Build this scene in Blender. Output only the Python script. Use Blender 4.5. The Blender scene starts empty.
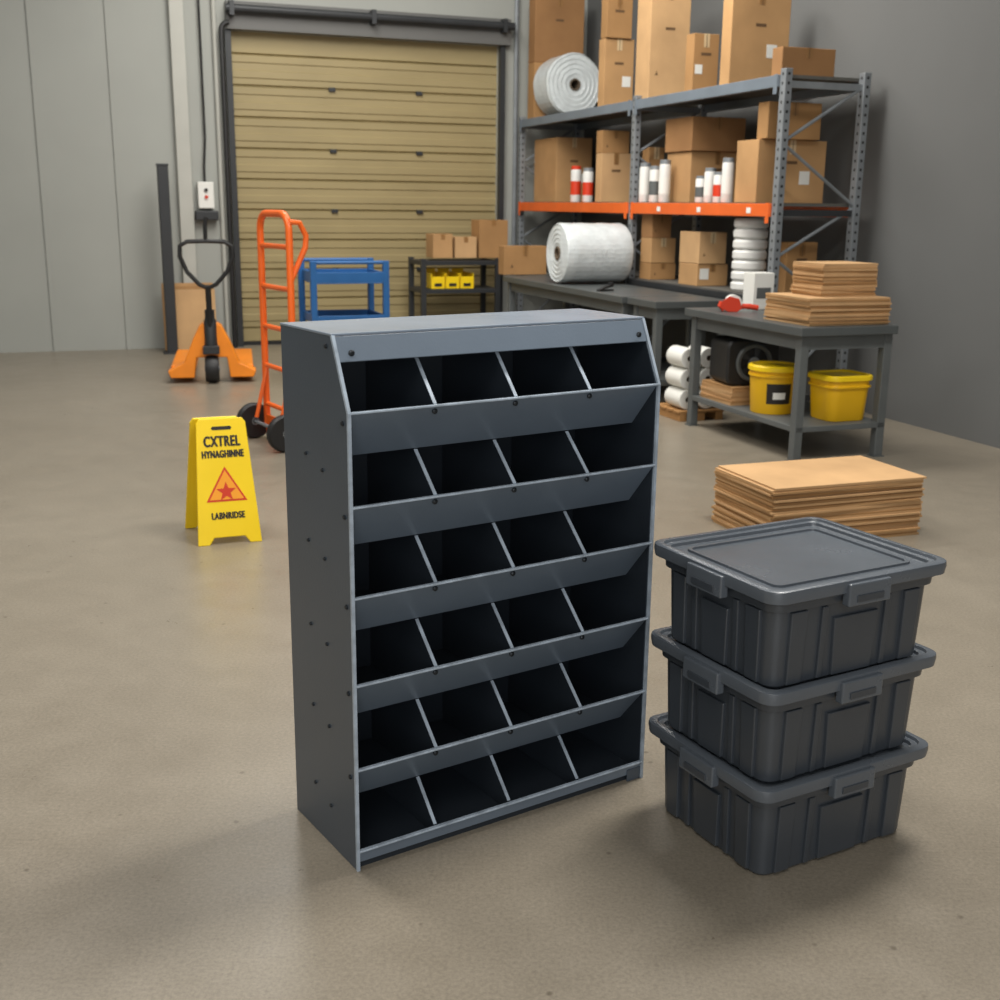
import bpy, bmesh, math, random
from mathutils import Vector, Matrix
random.seed(7)
SC=bpy.context.scene; C=SC.collection
SC.view_settings.view_transform='Standard'
PI=math.pi
# ------------------------------------------------------------ camera maths
F,PT,HC,RL=1163.0,.2484,1.3076,-.0118
cp,sp=math.cos(PT),math.sin(PT)
def ray(px,py):
    a0,b0=px-500,500-py
    a=a0*math.cos(RL)+b0*math.sin(RL); b=-a0*math.sin(RL)+b0*math.cos(RL)
    return Vector((a,F*cp+b*sp,-F*sp+b*cp))
def G(px,py,z=0):
    d=ray(px,py); t=(z-HC)/d.z
    return Vector((0,0,HC))+d*t
def pj(P):
    d=P[1]*cp+(HC-P[2])*sp; u=(P[2]-HC)*cp+P[1]*sp
    a,b=F*P[0]/d,F*u/d
    return 500+a*math.cos(RL)-b*math.sin(RL),500-(a*math.sin(RL)+b*math.cos(RL))
TH=math.radians(20)
nv=Vector((math.cos(TH),math.sin(TH),0)); av=Vector((-math.sin(TH),math.cos(TH),0))
O=Vector((1.548,6.03,0))
def RM(v,u,z=0): return O+nv*v+av*u+Vector((0,0,z))
def upx(px,py,v):            # hit the vertical plane v = const -> (u, z)
    d=ray(px,py); c=Vector((0,0,HC)); t=(v-(c-O).dot(nv))/d.dot(nv); p=c+d*t
    return (p-O).dot(av),p.z
def vpx(px,py,u):            # hit the vertical plane u = const -> (v, z)
    d=ray(px,py); c=Vector((0,0,HC)); t=(u-(c-O).dot(av))/d.dot(av); p=c+d*t
    return (p-O).dot(nv),p.z
# ------------------------------------------------------------ materials
def lin(c):
    o=[]
    for k in c:
        k=k/255; o.append(k/12.92 if k<=.04045 else ((k+.055)/1.055)**2.4)
    return o
def mat(name,col,rough=.5,metal=0,var=.12,scale=6,bump=0,bscale=60,spec=.5,stretch=(1,1,1),rvar=.08):
    m=bpy.data.materials.new(name); m.use_nodes=True; n=m.node_tree.nodes; l=m.node_tree.links
    b=n['Principled BSDF']; c=lin(col)
    tc=n.new('ShaderNodeTexCoord'); mp=n.new('ShaderNodeMapping'); mp.inputs['Scale'].default_value=stretch
    l.new(tc.outputs['Object'],mp.inputs['Vector'])
    no=n.new('ShaderNodeTexNoise'); no.inputs['Scale'].default_value=scale; no.inputs['Detail'].default_value=5
    l.new(mp.outputs[0],no.inputs['Vector'])
    cr=n.new('ShaderNodeValToRGB'); cr.color_ramp.elements[0].position=.3; cr.color_ramp.elements[1].position=.7
    cr.color_ramp.elements[0].color=[k*(1-var) for k in c]+[1]
    cr.color_ramp.elements[1].color=[min(1,k*(1+var)) for k in c]+[1]
    l.new(no.outputs['Fac'],cr.inputs['Fac']); l.new(cr.outputs['Color'],b.inputs['Base Color'])
    mr=n.new('ShaderNodeMapRange'); mr.inputs['To Min'].default_value=max(.03,rough-rvar); mr.inputs['To Max'].default_value=min(1,rough+rvar)
    l.new(no.outputs['Fac'],mr.inputs['Value']); l.new(mr.outputs[0],b.inputs['Roughness'])
    b.inputs['Metallic'].default_value=metal; b.inputs['Specular IOR Level'].default_value=spec
    if bump:
        n2=n.new('ShaderNodeTexNoise'); n2.inputs['Scale'].default_value=bscale; n2.inputs['Detail'].default_value=3
        l.new(tc.outputs['Object'],n2.inputs['Vector'])
        bp=n.new('ShaderNodeBump'); bp.inputs['Strength'].default_value=bump; bp.inputs['Distance'].default_value=.004
        l.new(n2.outputs['Fac'],bp.inputs['Height']); l.new(bp.outputs[0],b.inputs['Normal'])
    return m
def floor_mat():
    m=bpy.data.materials.new('polished_concrete'); m.use_nodes=True; n=m.node_tree.nodes; l=m.node_tree.links
    b=n['Principled BSDF']; tc=n.new('ShaderNodeTexCoord')
    def noise(s,d,r):
        q=n.new('ShaderNodeTexNoise'); q.inputs['Scale'].default_value=s; q.inputs['Detail'].default_value=d; q.inputs['Roughness'].default_value=r
        l.new(tc.outputs['Object'],q.inputs['Vector']); return q
    n1=noise(.8,9,.6); n2=noise(120,6,.75); n4=noise(7,8,.65)
    def ramp(src,p0,c0,p1,c1):
        r=n.new('ShaderNodeValToRGB'); e=r.color_ramp.elements; e[0].position=p0; e[0].color=c0; e[1].position=p1; e[1].color=c1
        l.new(src,r.inputs['Fac']); return r.outputs[0]
    def mul(a,bb):
        k=n.new('ShaderNodeMix'); k.data_type='RGBA'; k.blend_type='MULTIPLY'; k.inputs[0].default_value=1; l.new(a,k.inputs[6]); l.new(bb,k.inputs[7]); return k.outputs[2]
    g=lambda v:(v,v,v,1)
    c=ramp(n1.outputs['Fac'],.3,lin((130,121,106))+[1],.72,lin((144,135,120))+[1])
    c=mul(c,ramp(n2.outputs['Fac'],.3,g(.68),.66,g(1.12)))
    c=mul(c,ramp(n4.outputs['Fac'],.32,g(.94),.68,g(1.03)))
    for s,p in ((3.6,.012),(9,.03)):
        vo=n.new('ShaderNodeTexVoronoi'); vo.inputs['Scale'].default_value=s; l.new(tc.outputs['Object'],vo.inputs['Vector'])
        c=mul(c,ramp(vo.outputs['Distance'],p,(.6,.58,.55,1),p*2.4,g(1)))
    l.new(c,b.inputs['Base Color'])
    mr=n.new('ShaderNodeMapRange'); mr.inputs['From Min'].default_value=.3; mr.inputs['From Max'].default_value=.7; mr.inputs['To Min'].default_value=.27; mr.inputs['To Max'].default_value=.38
    l.new(n4.outputs['Fac'],mr.inputs['Value']); l.new(mr.outputs[0],b.inputs['Roughness'])
    bp=n.new('ShaderNodeBump'); bp.inputs['Strength'].default_value=.06; bp.inputs['Distance'].default_value=.003
    l.new(n2.outputs['Fac'],bp.inputs['Height']); l.new(bp.outputs[0],b.inputs['Normal'])
    return m
def bubble_mat():
    m=mat('bubble_wrap',(206,212,213),.22,0,.08,12); n=m.node_tree.nodes; l=m.node_tree.links; b=n['Principled BSDF']
    vo=n.new('ShaderNodeTexVoronoi'); vo.inputs['Scale'].default_value=30; vo.inputs['Randomness'].default_value=.45; tc=n.new('ShaderNodeTexCoord')
    l.new(tc.outputs['Object'],vo.inputs['Vector']); bp=n.new('ShaderNodeBump'); bp.inputs['Strength'].default_value=.4; bp.inputs['Distance'].default_value=.008; bp.invert=True
    l.new(vo.outputs['Distance'],bp.inputs['Height']); l.new(bp.outputs[0],b.inputs['Normal'])
    b.inputs['Subsurface Weight'].default_value=.25; b.inputs['Subsurface Radius'].default_value=(.03,.03,.03)
    return m
def post_mat():
    m=mat('perforated_post_steel',(136,141,145),.45,.35,.12,9); n=m.node_tree.nodes; l=m.node_tree.links; b=n['Principled BSDF']
    src=b.inputs['Base Color'].links[0].from_socket
    tc=n.new('ShaderNodeTexCoord'); sx=n.new('ShaderNodeSeparateXYZ'); l.new(tc.outputs['Object'],sx.inputs[0])
    def mth(op,a,bb=None):
        k=n.new('ShaderNodeMath'); k.operation=op
        for i,q in enumerate((a,bb)):
            if q is None: continue
            if isinstance(q,(int,float)): k.inputs[i].default_value=q
            else: l.new(q,k.inputs[i])
        return k.outputs[0]
    fz=mth('LESS_THAN',mth('FRACT',mth('DIVIDE',sx.outputs[2],.055)),.3)
    mn=mth('LESS_THAN',mth('MINIMUM',mth('ABSOLUTE',sx.outputs[0]),mth('ABSOLUTE',sx.outputs[1])),.008)
    mk=mth('MULTIPLY',fz,mn)
    mx=n.new('ShaderNodeMix'); mx.data_type='RGBA'; l.new(mk,mx.inputs[0]); l.new(src,mx.inputs[6]); mx.inputs[7].default_value=(.015,.015,.016,1)
    l.new(mx.outputs[2],b.inputs['Base Color']); return m
M={}
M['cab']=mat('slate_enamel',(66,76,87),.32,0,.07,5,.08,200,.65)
M['cablip']=mat('slate_enamel_lip_lit',(104,116,129),.34,0,.06,5,.08,200,.65)  # same enamel lightened, light on the down-facing lips put into the colour
M['cabtop']=mat('slate_enamel_top_sheen',(130,142,156),.26,0,.05,4,.04,220,.7)  # same enamel lightened, overhead reflection on the top painted in
M['cabin']=mat('slate_enamel_inner_shade',(38,44,51),.42,0,.06,5,.05,220)  # same enamel darkened, shade inside the bins put into the colour
M['cabedge']=mat('bright_edge_highlight',(162,174,186),.3,0,.25,26)  # edge highlights painted as a paler colour on panels, rims and dividers
M['bolt']=mat('dark_bolt',(50,54,58),.35,.6,.05)
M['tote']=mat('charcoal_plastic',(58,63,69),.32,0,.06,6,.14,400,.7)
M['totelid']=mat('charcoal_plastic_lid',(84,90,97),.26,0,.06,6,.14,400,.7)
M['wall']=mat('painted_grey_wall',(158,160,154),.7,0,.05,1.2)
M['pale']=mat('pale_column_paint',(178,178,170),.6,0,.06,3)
M['wallr']=mat('dark_grey_wall',(96,97,96),.75,0,.06,1.2)  # right wall, darker grey than the back wall
M['door']=mat('olive_beige_door_enamel',(156,141,102),.5,0,.07,1.5,0,60,.4,(1,1,3))
M['dark']=mat('dark_steel',(52,54,56),.5,.3,.1,5)
M['black']=mat('black_rubber',(26,26,27),.5,0,.1,8)
M['hood']=mat('grey_header',(98,98,96),.6,0,.06,2)
M['orange']=mat('orange_enamel',(236,104,32),.36,0,.06,6)
M['yorange']=mat('amber_enamel',(238,136,26),.4,0,.08,6)
M['blue']=mat('blue_enamel',(34,90,146),.4,0,.08,6)
M['yellow']=mat('yellow_plastic',(244,208,26),.38,0,.04,5)
M['yellowd']=mat('deep_yellow_plastic',(226,176,18),.4,0,.05,5)
M['red']=mat('red_print',(205,56,24),.5,0,.04)
M['tri']=mat('orange_print',(243,160,36),.5,0,.03)
M['ink']=mat('black_print',(34,30,26),.6,0,.02)
M['steel']=mat('galvanised_grey',(136,141,145),.45,.35,.12,9)
M['post']=post_mat()
M['steelb']=mat('grey_beam_enamel',(112,122,132),.45,.1,.08,5)
M['rackor']=mat('orange_beam_enamel',(222,100,38),.45,0,.08,5)
M['deck']=mat('particle_deck',(92,90,84),.7,0,.1,20)
M['bench']=mat('bench_grey_enamel',(92,96,96),.5,.1,.1,5)
M['benchtop']=mat('bench_top_dark',(76,80,80),.42,0,.1,4)
K=[(182,143,99),(166,127,84),(194,157,114),(152,113,75)]
M['card']=[mat('cardboard_%s'%w,k,.8,0,.14,3,.2,60,.2) for w,k in zip(('plain','warm','pale','brown'),K)]
M['tape']=mat('brown_tape',(146,108,66),.3,0,.05,5)
M['ctape']=mat('clear_tape',(204,180,142),.2,0,.05,5)
M['seam']=mat('carton_seam',(98,72,46),.8,0,.05,5)
M['paper']=mat('white_paper',(226,226,220),.6,0,.04,4)
M['white']=mat('white_plastic',(222,222,218),.45,0,.05,6)
M['bub']=bubble_mat()
M['core']=mat('cardboard_core',(96,82,66),.8,0,.1,9)
M['wood']=mat('pine_wood',(164,122,76),.7,0,.15,4,.1,40,.3,(8,1,1))
M['floor']=floor_mat()
# ------------------------------------------------------------ mesh helpers
def nb(): return bmesh.new()
def box(bm,x0,x1,y0,y1,z0,z1,Mx=None):
    vs=[Vector((x,y,z)) for x in (x0,x1) for y in (y0,y1) for z in (z0,z1)]
    if Mx: vs=[Mx@v for v in vs]
    v=[bm.verts.new(p) for p in vs]
    for f in ((0,1,3,2),(4,6,7,5),(0,4,5,1),(2,3,7,6),(0,2,6,4),(1,5,7,3)): bm.faces.new([v[i] for i in f])
def prism(bm,pts,vec):
    vec=Vector(vec); a=[bm.verts.new(p) for p in pts]; b=[bm.verts.new(Vector(p)+vec) for p in pts]
    bm.faces.new(a); bm.faces.new(b[::-1]); n=len(pts)
    for i in range(n): bm.faces.new((a[i],b[i],b[(i+1)%n],a[(i+1)%n]))
def loft(bm,rings,cap0=True,cap1=True,closed=False):
    R=[[bm.verts.new(p) for p in r] for r in rings]; n=len(R[0])
    rr=list(zip(R,R[1:]))+([(R[-1],R[0])] if closed else [])
    for a,b in rr:
        for i in range(n): bm.faces.new((a[i],a[(i+1)%n],b[(i+1)%n],b[i]))
    if not closed:
        if cap0: bm.faces.new(R[0][::-1])
        if cap1: bm.faces.new(R[-1])
def tube(bm,pts,r,seg=10,closed=False):
    P=[Vector(p) for p in pts]; n=len(P); rings=[]; prev=None
    for i,p in enumerate(P):
        if closed: t=P[(i+1)%n]-P[i-1]
        else: t=P[min(i+1,n-1)]-P[max(i-1,0)]
        t.normalize()
        if prev is None:
            a=Vector((0,0,1)) if abs(t.z)<.9 else Vector((1,0,0)); x=t.cross(a).normalized()
        else: x=(prev-t*prev.dot(t)).normalized()
        prev=x; y=t.cross(x)
        rings.append([p+x*math.cos(2*PI*k/seg)*r+y*math.sin(2*PI*k/seg)*r for k in range(seg)])
    loft(bm,rings,closed=closed)
def arc(c,r,a0,a1,n,ax=(1,0,0),ay=(0,0,1)):
    c,ax,ay=Vector(c),Vector(ax),Vector(ay)
    return [c+ax*r*math.cos(a0+(a1-a0)*i/n)+ay*r*math.sin(a0+(a1-a0)*i/n) for i in range(n+1)]
def lathe(bm,prof,seg=32,Mx=None,closed=False):
    Mx=Mx or Matrix(); rings=[[Mx@Vector((max(r,.0002)*math.cos(2*PI*k/seg),max(r,.0002)*math.sin(2*PI*k/seg),z)) for k in range(seg)] for r,z in prof]
    loft(bm,rings,closed=closed)
def rrect(hx,hy,r,z,n=5):
    o=[]
    for cx,cy,a in ((hx-r,hy-r,0),(-hx+r,hy-r,PI/2),(-hx+r,-hy+r,PI),(hx-r,-hy+r,1.5*PI)):
        for i in range(n+1):
            t=a+PI/2*i/n; o.append(Vector((cx+r*math.cos(t),cy+r*math.sin(t),z)))
    return o
def obj(name,bm,m,parent=None,bevel=0,smooth=False,loc=None,rot=None):
    bmesh.ops.recalc_face_normals(bm,faces=bm.faces[:])
    me=bpy.data.meshes.new(name); bm.to_mesh(me); bm.free(); me.materials.append(m)
    if smooth: me.shade_smooth(); me.set_sharp_from_angle(angle=.6)
    o=bpy.data.objects.new(name,me); C.objects.link(o)
    if parent: o.parent=parent
    if loc is not None: o.location=loc
    if rot is not None: o.rotation_euler=rot
    if bevel:
        b=o.modifiers.new('Bevel','BEVEL'); b.width=bevel; b.segments=2; b.limit_method='ANGLE'; b.angle_limit=.6
    return o
def tag(o,label,cat,group=None):
    o['label']=label; o['category']=cat
    if group: o['group']=group
    return o
def thing(name,label,cat,loc=(0,0,0),rz=0,group=None):
    o=bpy.data.objects.new(name,None); C.objects.link(o); o.empty_display_size=.1
    o.location=loc; o.rotation_euler=(0,0,rz); return tag(o,label,cat,group)
def struct(name,bm,m,**k):
    o=obj(name,bm,m,**k); o['kind']='structure'; return o
def dup(root,loc,rz,label=None,group=None):
    r=root.copy(); C.objects.link(r); r.location=loc; r.rotation_euler=(0,0,rz)
    if label: r['label']=label
    if group: r['group']=group
    for ch in list(root.children):
        c=ch.copy(); C.objects.link(c); c.parent=r
        for g in list(ch.children):
            d=g.copy(); C.objects.link(d); d.parent=c
    return r
def text(name,body,size,m,parent,loc,rot=(PI/2,0,0),width=.1,bold=.0,space=1.12,height=None):
    cu=bpy.data.curves.new(name,'FONT'); cu.body=body; cu.size=size; cu.extrude=.0006; cu.space_character=space
    cu.align_x='CENTER'; cu.align_y='CENTER'
    t=bpy.data.objects.new(name,cu); C.objects.link(t)
    bpy.context.view_layer.update(); dg=bpy.context.evaluated_depsgraph_get()
    me0=bpy.data.meshes.new_from_object(t.evaluated_get(dg))
    bpy.data.objects.remove(t); bpy.data.curves.remove(cu)
    xs=[v.co.x for v in me0.vertices]; w=max(xs)-min(xs)
    for v in me0.vertices: v.co.x*=width/w
    bm=bmesh.new()
    for k,(dx,dy) in enumerate(((-1,0),(-.5,.6),(0,-.6),(.5,.6),(1,0))):
        n0=len(bm.verts); bm.from_mesh(me0); bm.verts.ensure_lookup_table()
        for v in bm.verts[n0:]: v.co.x+=dx*bold; v.co.y+=dy*bold; v.co.z+=k*.00002
    me=bpy.data.meshes.new(name); bm.to_mesh(me); bm.free(); me.materials.clear(); me.materials.append(m)
    for p in me.polygons: p.material_index=0
    bpy.data.meshes.remove(me0)
    o=bpy.data.objects.new(name,me); C.objects.link(o); o.parent=parent; o.location=loc; o.rotation_euler=rot
    return o
# ------------------------------------------------------------ setting
UB=5.95; VR=1.36; VL=-7.5; HW=4.4
DR0,DR1=vpx(237,200,UB)[0],vpx(497,200,UB)[0]; DH=2.77
bm=nb(); box(bm,-9,9,-4,15,-.1,0); struct('floor',bm,M['floor'])
def room(bm,v0,v1,u0,u1,z0,z1): 
    Mx=Matrix.Translation(O)@Matrix.Rotation(TH,4,'Z'); box(bm,v0,v1,u0,u1,z0,z1,Mx)
bm=nb(); room(bm,VL,DR0,UB,UB+.2,0,HW); room(bm,DR1,VR+.2,UB,UB+.2,0,HW); room(bm,DR0,DR1,UB,UB+.2,DH,HW)
v=DR0-.42
while v>VL+.1:
    room(bm,v,v+.035,UB-.018,UB,0,HW); v-=.62
struct('wall_back',bm,M['wall'])
ca,cb=vpx(179,200,UB-.07)[0],vpx(193,200,UB-.07)[0]
bm=nb(); room(bm,ca,cb,UB-.085,UB-.019,0,HW); struct('trim_4',bm,M['pale'],bevel=.006)
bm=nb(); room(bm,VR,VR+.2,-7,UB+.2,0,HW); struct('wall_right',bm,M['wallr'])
bm=nb(); room(bm,VL-.2,VL,-7,UB+.2,0,HW); struct('wall_left',bm,M['wall'])
Mr=Matrix.Translation(O)@Matrix.Rotation(TH,4,'Z')
bm=nb(); ph=.27; prof=[]; d=UB+.05
prof+=[(d+.018,.03),(d,.038),(d,.148),(d+.018,.156)]
z=.16
while z<DH-.01:
    z1=min(z+ph,DH)
    prof+=[(d+.024,z),(d,z+.012),(d,z+.06),(d-.009,z+.068),(d-.009,z+.125),(d,z+.133),(d,z+.19),(d-.009,z+.198),(d-.009,z1-.016),(d+.024,z1-.004)] if z1-z>.2 else [(d+.018,z),(d,z+.008),(d,z1)]
    z=z1
f=[bm.verts.new(Mr@Vector((DR0,y,z))) for y,z in prof]; g=[bm.verts.new(Mr@Vector((DR1,y,z))) for y,z in prof]
for i in range(len(prof)-1): bm.faces.new((f[i],f[i+1],g[i+1],g[i]))
door=struct('door_1',bm,M['door'])
bm=nb(); room(bm,DR0,DR1,UB+.04,UB+.09,0,.035); obj('bottom_seal',bm,M['black'],door)
k=0
while .16+ph*k<DH-.1:
    for fx in (.36,.69):
        bm=nb(); vx=DR0+(DR1-DR0)*fx; room(bm,vx-.03,vx+.03,UB+.02,UB+.047,.16+ph*k-.022,.16+ph*k+.012); obj('hinge',bm,M['dark'],door)
    k+=2
for sx in (DR0-.05,DR1):
    bm=nb(); room(bm,sx,sx+.05,UB-.06,UB-.001,0,DH+.0); o=struct('trim_%d'%(1 if sx<DR1-1 else 2),bm,M['dark'])
bm=nb(); room(bm,DR0-.04,DR1+.09,UB-.1,UB-.001,DH+.001,DH+.23); struct('trim_3',bm,M['hood'])
t=thing('door_shaft','dark torsion shaft running across above the tan roll-up door','door shaft')
bm=nb(); tube(bm,[RM(DR0-.05,UB-.16,DH+.16),RM(DR1+.1,UB-.16,DH+.16)],.035,12); obj('shaft',bm,M['dark'],t)
for fx in (.0,.5,1.0):
    bm=nb(); vx=DR0+(DR1-DR0)*fx; room(bm,vx-.02,vx+.02,UB-.2,UB-.1,DH+.1,DH+.22); obj('bracket',bm,M['dark'],t)
bm=nb(); tube(bm,[RM(DR0-.09,UB-.12,.0),RM(DR0-.09,UB-.12,2.75)]+arc(RM(DR0-.02,UB-.12,2.75),.07,PI,PI/2,6,nv,(0,0,1)),.022,10)
tag(obj('guide_pole',bm,M['black']),'black guide pole with bent top at left jamb of the roll-up door','pole')
bm=nb(); tube(bm,[RM(DR1+.17,UB-.03,0),RM(DR1+.17,UB-.03,HW)],.022,10)
tag(obj('conduit',bm,M['steel']),'grey vertical pipe on the wall right of the roll-up door','pipe')
va=vpx(222,200,UB-.04)[0]
bm=nb(); tube(bm,[RM(va,UB-.04,0),RM(va,UB-.04,HW)],.02,10)
tag(obj('conduit',bm,M['pale']),'pale vertical pipe on the wall between control box and black guide pole','pipe')
vx,zz=vpx(205,197,UB)
t=thing('door_control_box','pale wall control box with cable beside the roll-up door','control box',RM(vx,UB-.019,0),TH)
bm=nb(); box(bm,-.07,.07,-.09,-.0,zz-.1,zz+.13); obj('housing',bm,M['paper'],t,.008)
bm=nb(); box(bm,-.10,.10,-.10,-.0,zz-.2,zz-.12); obj('lower_housing',bm,M['dark'],t,.008)
for dz,m in ((.06,'ink'),(0,'red')):
    bm=nb(); lathe(bm,[(.016,0),(.016,.015)],16,Matrix.Translation((0,-.09,zz+dz))@Matrix.Rotation(PI/2,4,'X')); obj('button',bm,M[m],t)
bm=nb(); tube(bm,[(0,-.03,zz+.12),(0,-.03,zz+.26),(.02,-.03,zz+.5),(.02,-.03,HW-.5)],.01,8); obj('cable',bm,M['black'],t)
vx=vpx(174,260,5.5)[0]; zt=vpx(176,165,5.5)[1]
t=thing('guard_post','dark grey square steel guard post at the left before the back wall','post',RM(vx-.05,5.56,0),TH)
bm=nb(); box(bm,-.045,.045,-.045,.045,.012,zt-.01); obj('post',bm,M['dark'],t,.006)
bm=nb(); box(bm,-.08,.08,-.08,.08,0,.012); obj('base_plate',bm,M['dark'],t,.003)
bm=nb(); box(bm,-.05,.05,-.05,.05,zt-.01,zt+.01); obj('cap',bm,M['dark'],t,.003)
# ------------------------------------------------------------ bin cabinet
X0,Y0,YAW,W,D,HS,D1,PP=-.2791,2.0914,.5869,.7476,.2962,.9342,.0612,.1786
H=1.07; E=.08; HL=.096; FA=.05
cab=thing('bin_cabinet','slate grey steel parts cabinet with twenty-four empty slanted bins on the floor','cabinet',(X0,Y0,0),YAW)
sd=[(0,0),(D,0),(D,H),(D1,H),(0,HS)]
for x in (0,W-.005):
    bm=nb(); prism(bm,[(x,y,z) for y,z in sd],(.005,0,0)); s=obj('side_panel',bm,M['cab'],cab,.0012)
    xi=x+.0052 if x==0 else x-.0007
    bm=nb(); prism(bm,[(xi,y,z) for y,z in ((.008,.01),(D-.006,.01),(D-.006,H-.006),(D1+.004,H-.006),(.008,HS-.002))],(.0005,0,0)); obj('inner_shade_face',bm,M['cabin'],s)  # thin dark liner sheet, painted shade on the panel's inner side
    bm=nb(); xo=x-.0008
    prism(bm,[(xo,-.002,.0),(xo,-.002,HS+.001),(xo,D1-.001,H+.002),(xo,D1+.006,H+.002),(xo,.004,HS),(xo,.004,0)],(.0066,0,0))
    obj('front_edge',bm,M['cabedge'],s)  # added pale strip, painted highlight along the panel's front edge
bm=nb(); box(bm,.005,W-.005,D-.004,D,0,H-.004); obj('back_panel',bm,M['cabin'],cab)
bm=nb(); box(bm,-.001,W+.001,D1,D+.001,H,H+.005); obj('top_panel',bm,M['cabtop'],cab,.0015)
sl=Vector((0,-D1,HS-H)).normalized(); a=Vector((.005,D1,H)); b=a+sl*FA; n_=Vector((0,sl.z,-sl.y))*-.004
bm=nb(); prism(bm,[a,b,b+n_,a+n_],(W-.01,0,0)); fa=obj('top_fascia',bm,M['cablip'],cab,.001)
Z=[HS-i*PP for i in range(6)]
yi=.001
for i,z in enumerate(Z):
    bm=nb()
    if i<5: pts=[(.0058,yi,z),(.0058,yi+E,z-HL),(.0058,yi+E+.002,z-HL+.004),(.0058,yi+.005,z)]
    else: pts=[(.0058,yi,z),(.0058,yi+.004,z-.026),(.0058,yi+.007,z-.026),(.0058,yi+.007,z)]
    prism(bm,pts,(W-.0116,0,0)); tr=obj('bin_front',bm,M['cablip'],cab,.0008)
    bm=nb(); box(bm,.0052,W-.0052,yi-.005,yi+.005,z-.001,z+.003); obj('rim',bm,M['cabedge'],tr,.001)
    bm=nb()
    if i<5: box(bm,.0058,W-.0058,yi+E+.001,D-.005,z-HL,z-HL+.003)
    else: box(bm,.0058,W-.0058,yi+.008,D-.005,z-.026,z-.022)
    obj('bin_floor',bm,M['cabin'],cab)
bm=nb(); box(bm,.0055,W-.0055,.012,.016,.0,.018); obj('base_rail',bm,M['cabin'],cab)
bm=nb(); box(bm,W-.045,W-.0058,.001,.004,.0,.03); obj('foot_gusset',bm,M['cab'],cab,.001)
for i,z in enumerate(Z):
    for j in (1,2,3):
        x=W*j/4
        if i<5: bot=[(.006,z-.001),(E+.006,z-HL+.005),(D-.006,z-HL+.005)]
        else: bot=[(.010,z+.001),(.010,z-.021),(D-.006,z-.021)]
        if i==0:
            p2=Vector((0,D1,H))+sl*FA; top=[(D-.006,H-.001),(.09,H-.001),(.082,p2.z)]
        else: top=[(D-.006,Z[i-1]-HL-.001),(E+.004,Z[i-1]-HL-.001)]
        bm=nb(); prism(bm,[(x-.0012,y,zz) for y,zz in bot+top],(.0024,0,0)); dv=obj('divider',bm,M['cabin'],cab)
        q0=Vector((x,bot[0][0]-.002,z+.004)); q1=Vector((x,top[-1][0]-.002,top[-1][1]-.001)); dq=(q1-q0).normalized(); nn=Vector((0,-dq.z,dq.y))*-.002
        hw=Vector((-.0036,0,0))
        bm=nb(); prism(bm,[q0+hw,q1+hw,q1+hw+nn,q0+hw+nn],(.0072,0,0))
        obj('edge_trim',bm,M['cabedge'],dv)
def bolt(p,axis,r=.0055):
    bm=nb(); rot=Matrix.Rotation(PI/2,4,'X') if axis=='y' else Matrix.Rotation(-PI/2,4,'Y')
    lathe(bm,[(r,-.001),(r,.002),(r*.6,.004),(0,.0042)],12,Matrix.Translation(p)@rot); obj('bolt',bm,M['bolt'],cab,smooth=True)
for i,z in enumerate(Z[:5]):
    for j in (1,2,3):
        t_=.08; bolt((W*j/4,yi+E*t_-.001,z-HL*t_-.003),'y')
for z in Z[:5]:
    bolt((0,.022,z-.02),'x',.005)
    bolt((0,.115,z-HL-.03),'x',.004); bolt((0,.19,z-HL-.01),'x',.004)
for x in (.03,W-.03): bolt((x,D1-.02,H-.03),'y',.006)
bolt((0,.085,H-.02),'x',.005)
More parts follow.
